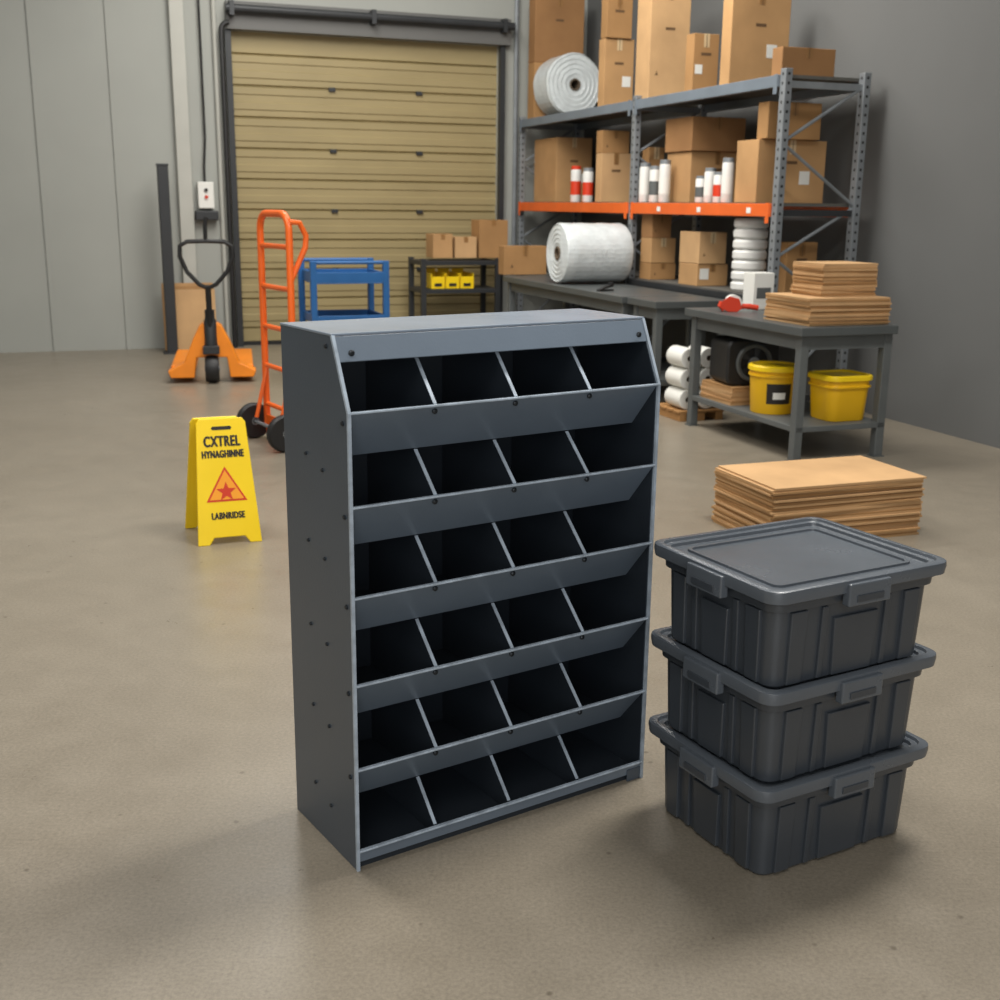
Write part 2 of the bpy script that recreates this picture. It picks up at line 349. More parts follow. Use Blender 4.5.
# ------------------------------------------------------------ totes
TZ=.2040
def tote_parts(t):
    hx,hy=.214,.178; hh=.2095; tp=.012
    bm=nb()
    rg=[rrect(hx-tp-.006,hy-tp-.006,.025,0),rrect(hx-tp,hy-tp,.028,.006),rrect(hx-.006,hy-.006,.03,hh-.050),rrect(hx+.003,hy+.003,.033,hh-.047),rrect(hx+.004,hy+.004,.033,hh-.032),rrect(hx+.009,hy+.009,.035,hh-.030),rrect(hx+.009,hy+.009,.035,hh-.016),rrect(hx,hy,.03,hh-.014)]
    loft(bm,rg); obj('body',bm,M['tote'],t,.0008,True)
    def rib(face,c,w,z0,z1,dep=.006):
        bm=nb(); q=[]
        for z in (z0,z1):
            off=-tp+(tp-.006)*(z/(hh-.05)); s3=.88 if z==z0 else 1
            if face in 'LR':
                s=-1 if face=='L' else 1; x=s*(hx+off); q.append([(x-s*.01,c-w*s3,z),(x+s*dep,c-w*.94*s3,z),(x+s*dep,c+w*.94*s3,z),(x-s*.01,c+w*s3,z)])
            else:
                s=-1 if face=='F' else 1; y=s*(hy+off); q.append([(c-w*s3,y-s*.01,z),(c-w*.94*s3,y+s*dep,z),(c+w*.94*s3,y+s*dep,z),(c+w*s3,y-s*.01,z)])
        loft(bm,[[Vector(p) for p in r] for r in q]); obj('rib',bm,M['tote'],t,.0018)
    for fc,q in (('L',.115),('R',.115),('F',.15),('B',.15)):
        for c in (-q,q): rib(fc,c,.022,.008,hh-.052,.007)
        for c in (-q*.56,q*.56): rib(fc,c,.008,.008,hh-.052,.006)
        rib(fc,0,.044 if fc in 'LR' else .062,.008,.13,.007)
    bm=nb(); lx,ly=.235,.197; z=hh-.016
    rg=[rrect(lx-.012,ly-.012,.028,z-.006),rrect(lx,ly,.034,z-.008),rrect(lx+.002,ly+.002,.034,z+.008),rrect(lx+.001,ly+.001,.033,z+.0165),rrect(lx-.004,ly-.004,.031,z+.019),rrect(lx-.014,ly-.014,.028,z+.019),rrect(lx-.017,ly-.017,.024,z+.0125),rrect(lx-.027,ly-.027,.02,z+.0125),rrect(lx-.029,ly-.029,.018,z+.0052)]
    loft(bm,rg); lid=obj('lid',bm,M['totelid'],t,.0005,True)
    bm=nb(); z2=z+.0050
    loft(bm,[rrect(lx-.052,ly-.052,.02,z2),rrect(lx-.053,ly-.053,.018,z2+.0048),rrect(lx-.060,ly-.060,.016,z2+.0048),rrect(lx-.061,ly-.061,.014,z2)],closed=True); obj('panel_bead',bm,M['totelid'],lid,0,True)
    for s in (-1,1):
        bm=nb(); box(bm,min(s*(lx-.010),s*(lx+.010)),max(s*(lx-.010),s*(lx+.010)),-.055,.055,z-.034,z+.012); la=obj('latch',bm,M['totelid'],t,.003)
        bm=nb(); box(bm,min(s*(lx+.009),s*(lx+.0125)),max(s*(lx+.009),s*(lx+.0125)),-.035,.035,z-.026,z-.012); obj('latch_grip',bm,M['tote'],la,.001)
        bm=nb(); box(bm,-.055,.055,min(s*(ly-.010),s*(ly+.010)),max(s*(ly-.010),s*(ly+.010)),z-.034,z+.012); la=obj('latch',bm,M['totelid'],t,.003)
        bm=nb(); box(bm,-.035,.035,min(s*(ly+.009),s*(ly+.0125)),max(s*(ly+.009),s*(ly+.0125)),z-.026,z-.012); obj('latch_grip',bm,M['tote'],la,.001)
Fc=G(759,879); ya=math.radians(29)
ux=Vector((math.cos(ya),math.sin(ya),0)); uy=Vector((-math.sin(ya),math.cos(ya),0))
ctr=Fc+ux*.200+uy*.164
t0=thing('storage_tote','charcoal lidded plastic tote standing on the floor, lowest of its stack','tote',ctr,ya,'charcoal totes stacked beside the cabinet')
tote_parts(t0)
dup(t0,ctr+Vector((-.003,.002,TZ)),ya+.008,'charcoal lidded plastic tote, middle of the stack of three')
dup(t0,ctr+Vector((-.006,-.004,2*TZ)),ya-.004,'charcoal lidded plastic tote, topmost of the stack, its whole lid showing')
# ------------------------------------------------------------ flat cardboard stacks
def sheets(u0,v0,lu,lv,z0,n,th,label,group,jit=.012):
    for i in range(n):
        bm=nb(); box(bm,-lv/2,lv/2,-lu/2,lu/2,0,th*.38); box(bm,-lv/2+.004,lv/2-.003,-lu/2+.004,lu/2-.004,th*.38,th*.56); box(bm,-lv/2,lv/2,-lu/2,lu/2,th*.56,th*.94)
        o=obj('cardboard_sheet',bm,M['card'][i%3 if i%4 else 2])
        o.location=RM(v0+lv/2+random.uniform(-jit,jit),u0+lu/2+random.uniform(-jit,jit),z0+i*th); o.rotation_euler=(0,0,TH+random.uniform(-.02,.02))
        tag(o,label,'cardboard sheet',group)
p=G(769,549)-O; cu,cv=p.dot(av),p.dot(nv)
sheets(cu,cv,.44,.72,.0,30,.0082,'flattened brown cardboard box lying in the low floor stack behind the totes','flattened boxes on the floor behind the totes',.009)
# ------------------------------------------------------------ floor sign
fl,fr=G(202,546),G(259,542); mid=(fl+fr)/2; yw=math.radians(21)
sg=thing('floor_sign','yellow folding floor sign with warning triangle standing on the concrete','floor sign',mid,yw)
Hs_=.5; tl=.27
def panel(name,loc,rx):
    w0,w1=.124,.096
    bm=nb(); prism(bm,[(x,0,z) for x,z in ((-w0,0),(-w0+.045,0),(-.06,.028),(.06,.028),(w0-.045,0),(w0,0),(w1,Hs_-.02),(w1-.012,Hs_-.002),(-w1+.012,Hs_-.002),(-w1,Hs_-.02))],(0,.012,0))
    return obj(name,bm,M['yellow'],sg,.003,loc=loc,rot=(rx,0,0))
fp=panel('front_panel',(0,0,0),-tl); bp_=panel('rear_panel',(-.02,.28,0),tl)
bm=nb(); prism(bm,[(x,-.001,z) for x,z in ((-.035,.452),(.035,.452),(.04,.459),(.035,.466),(-.035,.466),(-.04,.459))],(0,.001,0)); obj('handle_slot',bm,M['ink'],fp)
text('lettering','CXTREL',.058,M['ink'],fp,(-.002,-.0008,.405),width=.138,bold=.0024)
text('lettering','HYNAGHINNE',.040,M['ink'],fp,(-.002,-.0008,.355),width=.160,bold=.0019)
text('lettering','LABNRIDSE',.036,M['ink'],fp,(0,-.0008,.112),width=.126,bold=.0017)
cx,cz=0,.215
def tri(r,y,th,m,name,par):
    bm=nb(); prism(bm,[(r*math.sin(a),y,cz+r*math.cos(a)) for a in (0,2*PI/3,4*PI/3)],(0,th,0)); return obj(name,bm,m,par,.0004)
tr=tri(.092,-.0008,.001,M['red'],'warning_triangle',fp); tri(.077,-.0014,.001,M['tri'],'triangle_field',fp)
bm=nb(); prism(bm,[((.04 if k%2==0 else .017)*math.sin(PI*k/5),-.002,cz-.008+(.04 if k%2==0 else .017)*math.cos(PI*k/5)) for k in range(10)],(0,.001,0)); obj('star_symbol',bm,M['red'],fp)
# ------------------------------------------------------------ hand truck
def wheel(r,w,loc,parent,name='wheel'):
    Mx=Matrix.Rotation(PI/2,4,'Y')
    bm=nb(); lathe(bm,[(r*.55,-w/2),(r*.9,-w/2),(r,-w*.25),(r,w*.25),(r*.9,w/2),(r*.55,w/2)],28,Mx); o=obj(name,bm,M['black'],parent,0,True,loc=loc)
    bm=nb(); lathe(bm,[(0,-w*.35),(r*.2,-w*.55),(r*.25,-w*.3),(r*.56,-w*.3),(r*.56,w*.3),(r*.25,w*.3),(r*.2,w*.55),(0,w*.35)],20,Mx); obj('hub',bm,M['steel'],o,0,True)
ht=thing('hand_truck','orange tube-frame hand truck with black wheels parked behind the grey cabinet','hand truck',(-1.225,6.38,0),math.radians(-57))
z1=1.25
bm=nb(); tube(bm,[(-.2,0,.08),(-.2,0,z1-.09)]+arc((-.11,0,z1-.09),.09,PI,PI/2,6)+arc((.11,0,z1-.09),.09,PI/2,0,6)+[(.2,0,.08)],.019,12); obj('frame',bm,M['orange'],ht,0,True)
for z in (1.08,.86,.64,.42,.2):
    bm=nb(); tube(bm,[(-.2,0,z),(.2,0,z)],.014,8); obj('crossbar',bm,M['orange'],ht,0,True)
bm=nb(); tube(bm,[(.2,0,.9),(.2,.04,.98),(.2,.09,1.08),(.2,.095,1.14),(.2,.06,1.205),(.2,.0,1.21)],.015,10); obj('handle',bm,M['orange'],ht,0,True)
for s in (-1,1):
    bm=nb(); tube(bm,[(s*.17,0,.42),(s*.17,-.075,.13)],.012,8); obj('axle_brace',bm,M['orange'],ht,0,True)
    wheel(.102,.05,(s*.225,-.07,.102),ht)
bm=nb(); tube(bm,[(-.23,-.07,.102),(.23,-.07,.102)],.01,8); obj('axle',bm,M['steel'],ht,0,True)
bm=nb(); box(bm,-.2,.2,-.01,.0,.012,.14); box(bm,-.2,.2,0,.2,.006,.014); obj('toe_plate',bm,M['orange'],ht,.002)
# ------------------------------------------------------------ pallet jack
pb=G(213,383); pjk=thing('pallet_jack','orange pallet jack with black loop handle near the back wall','pallet jack',pb,.22)
bm=nb(); prism(bm,[(x,.0,z) for x,z in ((-.30,.04),(-.32,.09),(-.2,.15),(-.13,.32),(-.08,.42),(-.05,.44),(.05,.44),(.08,.42),(.13,.32),(.2,.15),(.32,.09),(.30,.04),(.13,.04),(.11,.19),(-.11,.19),(-.13,.04))],(0,.15,0)); obj('head_frame',bm,M['yorange'],pjk,.008)
bm=nb(); prism(bm,[(-.05,-.003,.27),(.05,-.003,.27),(.035,-.003,.4),(-.035,-.003,.4)],(0,.005,0)); obj('front_plate',bm,M['dark'],pjk)
for s in (-1,1):
    bm=nb(); x0,x1=(s*.13,s*.30) if s>0 else (s*.30,s*.13); prism(bm,[(x0,.1,.05),(x0,.1,.12),(x0,1.1,.12),(x0,1.18,.09),(x0,1.18,.05)],(x1-x0,0,0)); fk=obj('fork',bm,M['yorange'],pjk,.006)
    wheel(.04,.07,(s*.21,1.05,.04),pjk,'load_roller')
wheel(.105,.10,(0,.02,.105),pjk,'steer_wheel')
bm=nb(); lathe(bm,[(.045,.24),(.045,.46),(.035,.48),(.035,.54),(0,.54)],20); obj('pump',bm,M['dark'],pjk,.0,True)
bm=nb(); box(bm,-.06,.06,-.06,-.003,.22,.28); obj('pivot_block',bm,M['dark'],pjk,.006)
bm=nb(); tube(bm,[(0,-.02,.4),(0,-.06,.6),(0,-.09,.72)],.022,10); obj('tiller',bm,M['black'],pjk,0,True)
bm=nb(); yy=-.11
tube(bm,[(0,-.09,.70),(-.06,yy,.73),(-.14,yy,.82),(-.185,yy,.93),(-.18,yy,1.0),(-.13,yy,1.03),(0,yy,1.035),(.13,yy,1.03),(.18,yy,1.0),(.185,yy,.93),(.14,yy,.82),(.06,yy,.73)],.016,10,True); obj('loop_handle',bm,M['black'],pjk,0,True)
bm=nb(); tube(bm,[(0,yy,1.03),(.0,yy,1.14),(.01,yy,1.2)],.015,8); obj('release_lever',bm,M['black'],pjk,0,True)
for i in range(3):
    va=vpx(163+i*5,320,UB-.12)[0]; zt=vpx(190,283+i*3,UB-.15)[1]
    bm=nb(); box(bm,0,.45-.04*i,-.012,0,0,zt); o=obj('flattened_carton',bm,M['card'][i]); o.location=RM(va,UB-.20-.03*i,0.003); o.rotation_euler=(-.1,0,TH)
    tag(o,['tall flattened cardboard carton leaning rearmost against the back wall','flattened cardboard carton leaning between two others behind the pallet jack','flattened cardboard carton leaning frontmost behind the pallet jack'][i],'cardboard carton','flattened cartons leaning on the wall')
# ------------------------------------------------------------ blue cart
u=3.1; va=vpx(315,300,u)[0]; vb=vpx(386,300,u)[0]; zc=vpx(340,261,u)[1]; w=vb-va; dc=.5
bc=thing('service_cart','blue steel two-tray service cart parked in front of the roll-up door','cart',RM(va,u,0),TH)
def tray(z,dp=.09):
    bm=nb(); box(bm,0,w,0,dc,z-.01,z)
    box(bm,0,w,0,.015,z,z+dp); box(bm,0,w,dc-.015,dc,z,z+dp); box(bm,0,.015,.015,dc-.015,z,z+dp); box(bm,w-.015,w,.015,dc-.015,z,z+dp)
    return obj('tray',bm,M['blue'],bc,.003)
tray(zc-.15,.07); tray(.18); tray(.48,.05)
for x in (-.005,w+.005):
    for y in (.02,dc-.02):
        bm=nb(); box(bm,x-.022,x+.022,y-.022,y+.022,.13,zc); obj('leg',bm,M['blue'],bc,.004)
        wheel(.05,.03,(x,y,.05),bc,'caster')
        bm=nb(); box(bm,x-.02,x+.02,y-.012,y+.012,.08,.135); obj('caster_fork',bm,M['steel'],bc)
for y in (.02,dc-.02):
    bm=nb(); tube(bm,[(-.0,y,zc-.012),(w,y,zc-.012)],.013,8); obj('rail',bm,M['blue'],bc,0,True)
# ------------------------------------------------------------ cartons
VF=.62; RD=.62
U0=upx(778,150,VF)[0]; U1=upx(632,160,VF)[0]; U2=min(upx(519,160,VF)[0],UB-.15)
cnt=[0]
def carton(label,pn,pl,pr,ytop,zb,v0=.67,tone=0,lab=False,maxd=.56,group=None,name='cardboard_box',umax=None,umin=None):
    cnt[0]+=1; i_=cnt[0]
    py=ytop+20
    for _ in range(3):
        u0=upx(pn,py,v0)[0]; py=(ytop+pj(RM(v0,u0,zb))[1])/2
    if umin: u0=max(u0,umin)
    u1=upx(pl,py,v0)[0]; z1=upx(pn,ytop,v0)[1]; vr=vpx(pr,py,u0)[0]
    if umax: u1=min(u1,umax)
    b=max(.08,min(vr-v0,maxd))-.006; L=max(u1-u0,.12)-.006; h=z1-zb
    t=thing(name,label,'cardboard box',RM(v0+b/2+.003,u0+L/2+.003,zb),TH,group)
    bm=nb(); box(bm,-b/2,b/2,-L/2,L/2,0,h-.001); bd=obj('carton',bm,M['card'][tone],t,.004)
    tw=.022; dl=min(.09,h*.35)
    bm=nb(); box(bm,-tw,tw,-L/2-.001,L/2+.001,h-.0015,h-.0004); box(bm,-tw,tw,-L/2-.0012,-L/2,h-dl,h-.0004); box(bm,-tw,tw,L/2,L/2+.0012,h-dl,h-.0004); obj('packing_tape',bm,M['tape' if i_%3 else 'ctape'],t)
    bm=nb(); box(bm,-.0025,.0025,-L/2-.0016,-L/2-.0010,h-dl-.004,h-.004); obj('flap_seam',bm,M['seam'],t)
    if h>.3:
        bm=nb(); zc_=h*.62; box(bm,-.04,.04,-L/2-.0008,-L/2+.001,zc_,zc_+.02); obj('hand_hole',bm,M['seam'],t)
    if lab:
        bm=nb(); s=min(.06,b*.22); x0_=b*.12 if i_%2 else -b*.42; box(bm,x0_,x0_+s*1.3,-L/2-.0018,-L/2-.0003,h*.3,h*.3+s*1.4); sl_=obj('shipping_label',bm,M['paper'],t)
    elif i_%2:
        bm=nb(); s=min(.035,b*.1); x0_=-b*.36
        prism(bm,[(x0_+s*.1,-L/2-.0008,h*.2+.01),(x0_+s*.9,-L/2-.0008,h*.2+.01),(x0_+s*.5,-L/2-.0008,h*.2+.01+s)],(0,.001,0)); obj('printed_mark',bm,M['seam'],t)
    return z1+.001,u0,L,b
# ------------------------------------------------------------ pallet rack
ZL,ZM,ZT=.76,1.34,2.10
rk=thing('pallet_rack','tall grey steel rack with orange middle beams holding boxes at the right','shelving rack',RM(VF,U0,0),TH)
US=[0,U1-U0,U2-U0]
for u in US:
    for v in (0,RD-.05):
        bm=nb(); box(bm,-.025,.025,-.03,.03,0,ZT+.03); post=obj('post',bm,M['post'],rk,.004,loc=(v+.025,u,0))
        bm=nb(); box(bm,-.04,.04,-.045,.045,0,.006); obj('foot_plate',bm,M['steel'],post)
    zz=[.1,.62,1.0,1.32,1.7,2.05]
    for i in range(5):
        a,b=(.025,RD-.025) if i%2==0 else (RD-.025,.025)
        bm=nb(); tube(bm,[(a,u,zz[i]),(b,u,zz[i+1])],.011,8); obj('brace',bm,M['steel'],rk,0,True)
    for z in (.1,1.28,2.04):
        bm=nb(); box(bm,.04,RD-.04,u-.012,u+.012,z-.02,z+.02); obj('tie_bar',bm,M['dark' if z<2 else 'steel'],rk)
for a,b in ((US[0],US[1]),(US[1],US[2])):
    for z,m,hh in ((ZL,'dark',.05),(ZM,'rackor',.085),(ZT,'steelb',.075)):
        for v in (-.012,RD-.03):
            bm=nb(); box(bm,v,v+.042,a+.031,b-.031,z-hh,z-.004); be=obj('beam',bm,M[m],rk,.004)
            if v<0:
                for u_ in (a+.036,b-.076):
                    bm=nb(); box(bm,v-.004,v,u_,u_+.04,z-hh-.04,z+.0); obj('beam_clip',bm,M[m],be)
        bm=nb(); box(bm,.03,RD-.03,a+.031,b-.031,z-.02,z); obj('shelf_deck',bm,M['deck'],rk)
for u_ in (.25,.9,1.5):
    bm=nb(); box(bm,-.0145,-.0125,u_,u_+.05,ZM-.065,ZM-.03); o=obj('beam_label',bm,M['paper'],rk)
ZT_,ZM_,ZL_=ZT+.001,ZM+.001,ZL+.001
UF=U2-.035
ur=upx(577,80,VF+.32)[0]; UR=ur+.40
z,_,_,_=carton('brown box at far end of the top rack shelf beneath a taller one',534,519,585,62,ZT_,v0=.68,tone=1,umax=UF,maxd=.5,umin=UR)
carton('large box stacked above another at far end of top rack shelf',535,523,586,-6,z,v0=.68,tone=3,umax=UF,maxd=.5,umin=UR)
z,_,_,_=carton('plain box on the top shelf just right of the bubble wrap roll',604,600,634,38,ZT_,tone=0,lab=True)
carton('box stacked above the one right of the bubble wrap roll, cut off by frame top',607,602,633,-4,z,tone=1)
carton('tallest brown box on the top shelf, cut off by the photo\'s upper edge',650,636,690,-14,ZT_,tone=2)
carton('small box on the top shelf between the two tallest boxes',693,685,719,33,ZT_,tone=1,lab=True)
carton('big box with white shipping label on the top shelf near the rack end',731,721,790,-12,ZT_,tone=0,lab=True)
carton('low wide box at nearest end of the top rack shelf',782,772,836,46,ZT_,tone=3,maxd=.5)
def roll(label,ctr,R,L,axis,rot):
    t=thing('bubble_wrap_roll',label,'bubble wrap roll',ctr,rot)
    Mx=Matrix.Rotation(PI/2,4,'X' if axis=='y' else 'Y')
    def ends(s):
        q=[(.055,0)]
        for k in range(1,6): q+=[(R*(.2+.15*k)-.008,.0),(R*(.2+.15*k),.005)]
        q+=[(R,-.02)]
        return [(r,s*(L/2+d)) for r,d in q]
    prof=ends(-1)
    k=6
    for i in range(1,k): prof+=[(R*(.985 if i%2 else 1.0),-L/2+L*i/k)]
    prof+=ends(1)[::-1]
    bm=nb(); lathe(bm,prof,48,Mx,closed=True)
    for v in bm.verts: 
        a=math.atan2(v.co.z,v.co.x if axis=='y' else v.co.y); s=1+.010*math.sin(5*a+.7)+.004*math.sin(11*a)
        if axis=='y': v.co.x*=s; v.co.z*=s
        else: v.co.y*=s; v.co.z*=s
    obj('wrap',bm,M['bub'],t,0,True)
    bm=nb(); lathe(bm,[(.04,-L/2-.008),(.053,-L/2-.008),(.053,L/2+.008),(.04,L/2+.008)],28,Mx,closed=True); obj('core',bm,M['core'],t,0,True)
    return t
roll('bubble wrap roll lying end-on upon the top rack shelf',RM(VF+.31,ur+.2,ZT_+.281),.277,.36,'y',TH)
carton('wide cardboard box at far end of the middle orange shelf',556,524,592,137,ZM_,v0=.76,tone=0,maxd=.44,lab=True,umax=UF)
z,_,_,_=carton('lower box of the small pair left of the middle rack post',601,595,631,153,ZM_,tone=2)
carton('upper box of the small pair left of the middle rack post',602,597,630,130,z,tone=1)
carton('small box behind white jars right of the middle rack post',648,643,664,147,ZM_,v0=.80,tone=1,maxd=.4)
z,_,_,_=carton('lower box of the pair in the centre of the middle orange shelf',690,666,744,151,ZM_,v0=.77,tone=0,maxd=.45)
carton('wide box resting on another in the centre of the middle orange shelf',692,665,746,116,z,v0=.75,tone=3,maxd=.46)
z,_,_,_=carton('large labelled box at nearest end of the middle orange shelf',757,735,834,139,ZM_,v0=.68,tone=0,lab=True,maxd=.52)
carton('box on top of the large labelled one at nearest end of the middle shelf',768,757,822,101,z,v0=.70,tone=1,maxd=.42)
def jar(px,ytop,v,zb,label,kind,r=.042,group=None):
    py=ytop+15; u=upx(px,py,v)[0]; z1=upx(px,ytop,v)[1]; h=z1-zb
    t=thing('jar',label,'jar',RM(v,u,zb),TH,group)
    bm=nb(); lathe(bm,[(r*.92,0),(r,.006),(r,h*.86),(r*.92,h*.9)],24); obj('body',bm,M['white'],t,0,True)
    bm=nb(); lathe(bm,[(r*.94,h*.901),(r*.94,h*.99),(r*.88,h)],24); obj('cap',bm,M['red' if kind=='r' else 'steel'],t,0,True)
    bm=nb(); lathe(bm,[(r+.0008,h*.2),(r+.0008,h*.58)],24); obj('wrapper_label',bm,M['red'] if kind=='b' else M['bench'] if kind=='g' else M['paper'] if kind=='w' else M['red'],t,0,True)
jar(576,166,.69,ZM_,'red-capped white jar in front of the far wide box','r',.046)
jar(588,168,.69,ZM_,'white jar with red band and grey cap left of the small box pair','b',.046)
for px,yt,k,l in ((645,163,'w','plain white jar directly right of the middle rack post'),(655,166,'g','white jar with grey band, between two plain ones'),(665,160,'w','plain white jar at right of the trio by the middle post')): jar(px,yt,.69,ZM_,l,k,.043)
for px,yt,k,l in ((701,176,'g','white jar with grey band, leftmost of the four jars mid shelf'),(710,168,'w','plain white jar, second of the four jars mid shelf'),(719,172,'b','white jar with red band, third of the four jars mid shelf'),(728,158,'w','tallest white jar, beside the large labelled box')): jar(px,yt,.68,ZM_,l,k,.04)
z,_,_,_=carton('bottom box of the narrow stack right of the middle rack post',650,639,676,263,ZL_,tone=1)
z,_,_,_=carton('middle box of the narrow stack right of the middle rack post',651,640,676,238,z,tone=0)
carton('top box of the narrow stack right of the middle rack post',652,641,672,214,z,tone=3)
z,_,_,_=carton('lower box of the pair left of the white coiled stack',697,678,728,264,ZL_,tone=0,lab=True)
carton('upper box of the pair left of the white coiled stack',699,679,727,232,z,tone=2)
us,_=upx(753,250,.78); zt=upx(753,218,.78)[1]
cs=thing('foam_coil_stack','tall stack of white foam rolls at the lower rack level','foam rolls',RM(.78,us+.04,ZL_),TH)
n=7; hh=(zt-ZL_)/n
for i in range(n):
    bm=nb(); r=.115; lathe(bm,[(.03,.002),(r*.9,.002),(r,hh*.25),(r,hh*.75),(r*.9,hh-.002),(.03,hh-.002)],28,Matrix.Translation((0,0,i*hh)),closed=True); obj('foam_roll',bm,M['white'],cs,0,True)
carton('brown box on the lower rack level right of the white coiled stack',786,778,830,242,ZL_,v0=.93,tone=1,maxd=.24)
# ------------------------------------------------------------ workbenches
def bench(label,u0,u1,v0,v1,zt,shelf=.19,cat='workbench'):
    t=thing('workbench',label,cat,RM(v0,u0,0),TH); L=u1-u0; Wd=v1-v0
    bm=nb(); box(bm,-.03,Wd,-.04,L+.04,zt-.045,zt); obj('top',bm,M['benchtop'],t,.004)
    for x in (.0,Wd-.05):
        for y in (0,L-.05):
            bm=nb(); box(bm,x,x+.05,y,y+.05,.006,zt-.046); l=obj('leg',bm,M['bench'],t,.004)
            bm=nb(); box(bm,x-.008,x+.058,y-.008,y+.058,0,.006); obj('foot',bm,M['bench'],l)
    for y in (.005,L-.045):
        bm=nb(); box(bm,.05,Wd-.05,y+.0,y+.04,zt-.12,zt-.046); obj('rail',bm,M['bench'],t)
    bm=nb(); box(bm,.01,.04,.05,L-.05,zt-.12,zt-.046); obj('rail',bm,M['bench'],t)
    bm=nb(); box(bm,.002,Wd-.002,.0,L,shelf-.03,shelf)
    obj('shelf',bm,M['bench'],t,.003)
    return t
ZB=.715
bench('grey steel workbench nearest the camera holding cardboard sheets, yellow tub beneath',0,1.16,0,.57,ZB)
bench('short dark workbench between the nearest bench and the long one',1.68,2.02,.03,.57,ZB)
bench('long dark workbench at the far end under the large bubble wrap roll',2.12,4.4,0,.57,ZB)
zB=ZB+.001
carton('cardboard box at far end of the long workbench',504,498,547,246,zB,v0=.02,tone=1,maxd=.45)
u=upx(560,255,.06)[0]; roll('large bubble wrap roll lying across the long dark workbench',RM(.31,u+.0,zB+.234),.23,.54,'x',TH)
sheets(.02,.05,.42,.5,zB,15,.0095,'flattened cardboard box in the stack on the nearest workbench','flattened boxes on the nearest workbench',.008)
z=zB+15*.0095+.0005
sheets(.10,.17,.28,.34,z,18,.0095,'smaller flattened cardboard box in the pile atop the sheets on nearest workbench','smaller flattened boxes atop the workbench stack',.006)
u=upx(733,303,.12)[0]
tg=thing('tape_dispenser','red hand tape dispenser lying on the nearest workbench','tape dispenser',RM(.12,u,zB),TH-.3)
Mx=Matrix.Translation((0,0,.05))@Matrix.Rotation(PI/2,4,'X')
bm=nb(); lathe(bm,[(.03,-.025),(.048,-.025),(.048,.025),(.03,.025)],28,Mx,closed=True); obj('tape_roll',bm,M['paper'],tg,0,True)
bm=nb(); prism(bm,[(-.03,-.03,.0),(-.075,-.03,.02),(-.075,-.03,.06),(-.03,-.03,.09),(.03,-.03,.075),(.05,-.03,.02),(.02,-.03,0)],(0,.004,0)); prism(bm,[(-.06,-.026,.0),(-.085,-.026,.03),(-.075,-.026,.06),(-.05,-.026,.05)],(0,.055,0)); obj('frame',bm,M['red'],tg,.002)
bm=nb(); tube(bm,[(.05,0,.03),(.1,0,.03),(.15,0,.022)],.016,10); obj('grip',bm,M['red'],tg,0,True)
st=thing('stapler','black bench stapler lying on the long workbench beside the large roll','stapler',RM(.08,upx(607,290,.10)[0],zB),TH+.4)
bm=nb(); prism(bm,[(-.07,-.02,0),(-.07,-.02,.012),(.07,-.02,.05),(.08,-.02,.045),(.08,-.02,.03),(-.03,-.02,.012),(.08,-.02,.01),(.08,-.02,0)],(0,.035,0)); obj('body',bm,M['black'],st,.003)
bm=nb(); box(bm,.05,.08,-.018,.013,.048,.056); obj('press_pad',bm,M['dark'],st)
def wbox(label,px0,px1,ytop,v0):
    py=ytop+15; u=upx(px0,py,v0)[0]; v1=vpx(px1,py,u)[0]; z1=upx(px0,ytop,v0)[1]; b=v1-v0
    t=thing('paper_carton',label,'carton',RM(v0,u,zB),TH)
    bm=nb(); box(bm,0,b,0,.12,0,z1-zB); obj('box',bm,M['paper'],t,.003)
    bm=nb(); box(bm,b*.15,b*.85,-.001,0,(z1-zB)*.3,(z1-zB)*.6); obj('printed_panel',bm,M['bench'],t)
wbox('narrow white carton standing on the nearest workbench behind the flattened boxes',754,774,273,.3)
zS=.191
sheets(.70,.03,.36,.36,zS,8,.013,'flattened cardboard box in the stack beneath the nearest workbench','flattened boxes on the lower shelf of the nearest workbench',.006)
zz=zS+8*.013+.001
mc=thing('drum_fan','black boxy fan with round face on cardboard beneath the nearest workbench','fan',RM(.205,.87,zz),TH-.12)
hw_=.165; hz=.27
bm=nb(); Mh=Matrix.Translation((0,0,hz/2))@Matrix.Rotation(PI/2,4,'X')
loft(bm,[[Mh@p for p in rrect(hw_-.01,hz/2-.01,.045,-.13)],[Mh@p for p in rrect(hw_,hz/2,.05,-.12)],[Mh@p for p in rrect(hw_,hz/2,.05,.12)],[Mh@p for p in rrect(hw_-.01,hz/2-.01,.045,.13)]]); obj('housing',bm,M['black'],mc,.002,True)
Mx=Matrix.Translation((0,-.13,hz/2))@Matrix.Rotation(PI/2,4,'X')
bm=nb(); lathe(bm,[(.088,-.002),(.112,-.002),(.112,.012),(.104,.018),(.088,.014)],36,Mx,closed=True); g=obj('rim',bm,M['bench'],mc,0,True)
bm=nb(); lathe(bm,[(.0,0),(.034,0),(.034,.012),(0,.014)],20,Mx); obj('hub',bm,M['steel'],g,0,True)
for k in range(5):
    bm=nb(); a=2*PI*k/5; c_,s_=math.cos(a),math.sin(a)
    prism(bm,[Mx@Vector((.03*c_-.008*s_,.03*s_+.008*c_,.004)),Mx@Vector((.086*c_-.028*s_,.086*s_+.028*c_,.002)),Mx@Vector((.086*c_+.012*s_,.086*s_-.012*c_,.008)),Mx@Vector((.03*c_+.008*s_,.03*s_-.008*c_,.008))],(0,-.002,0)); obj('blade',bm,M['dark'],mc)
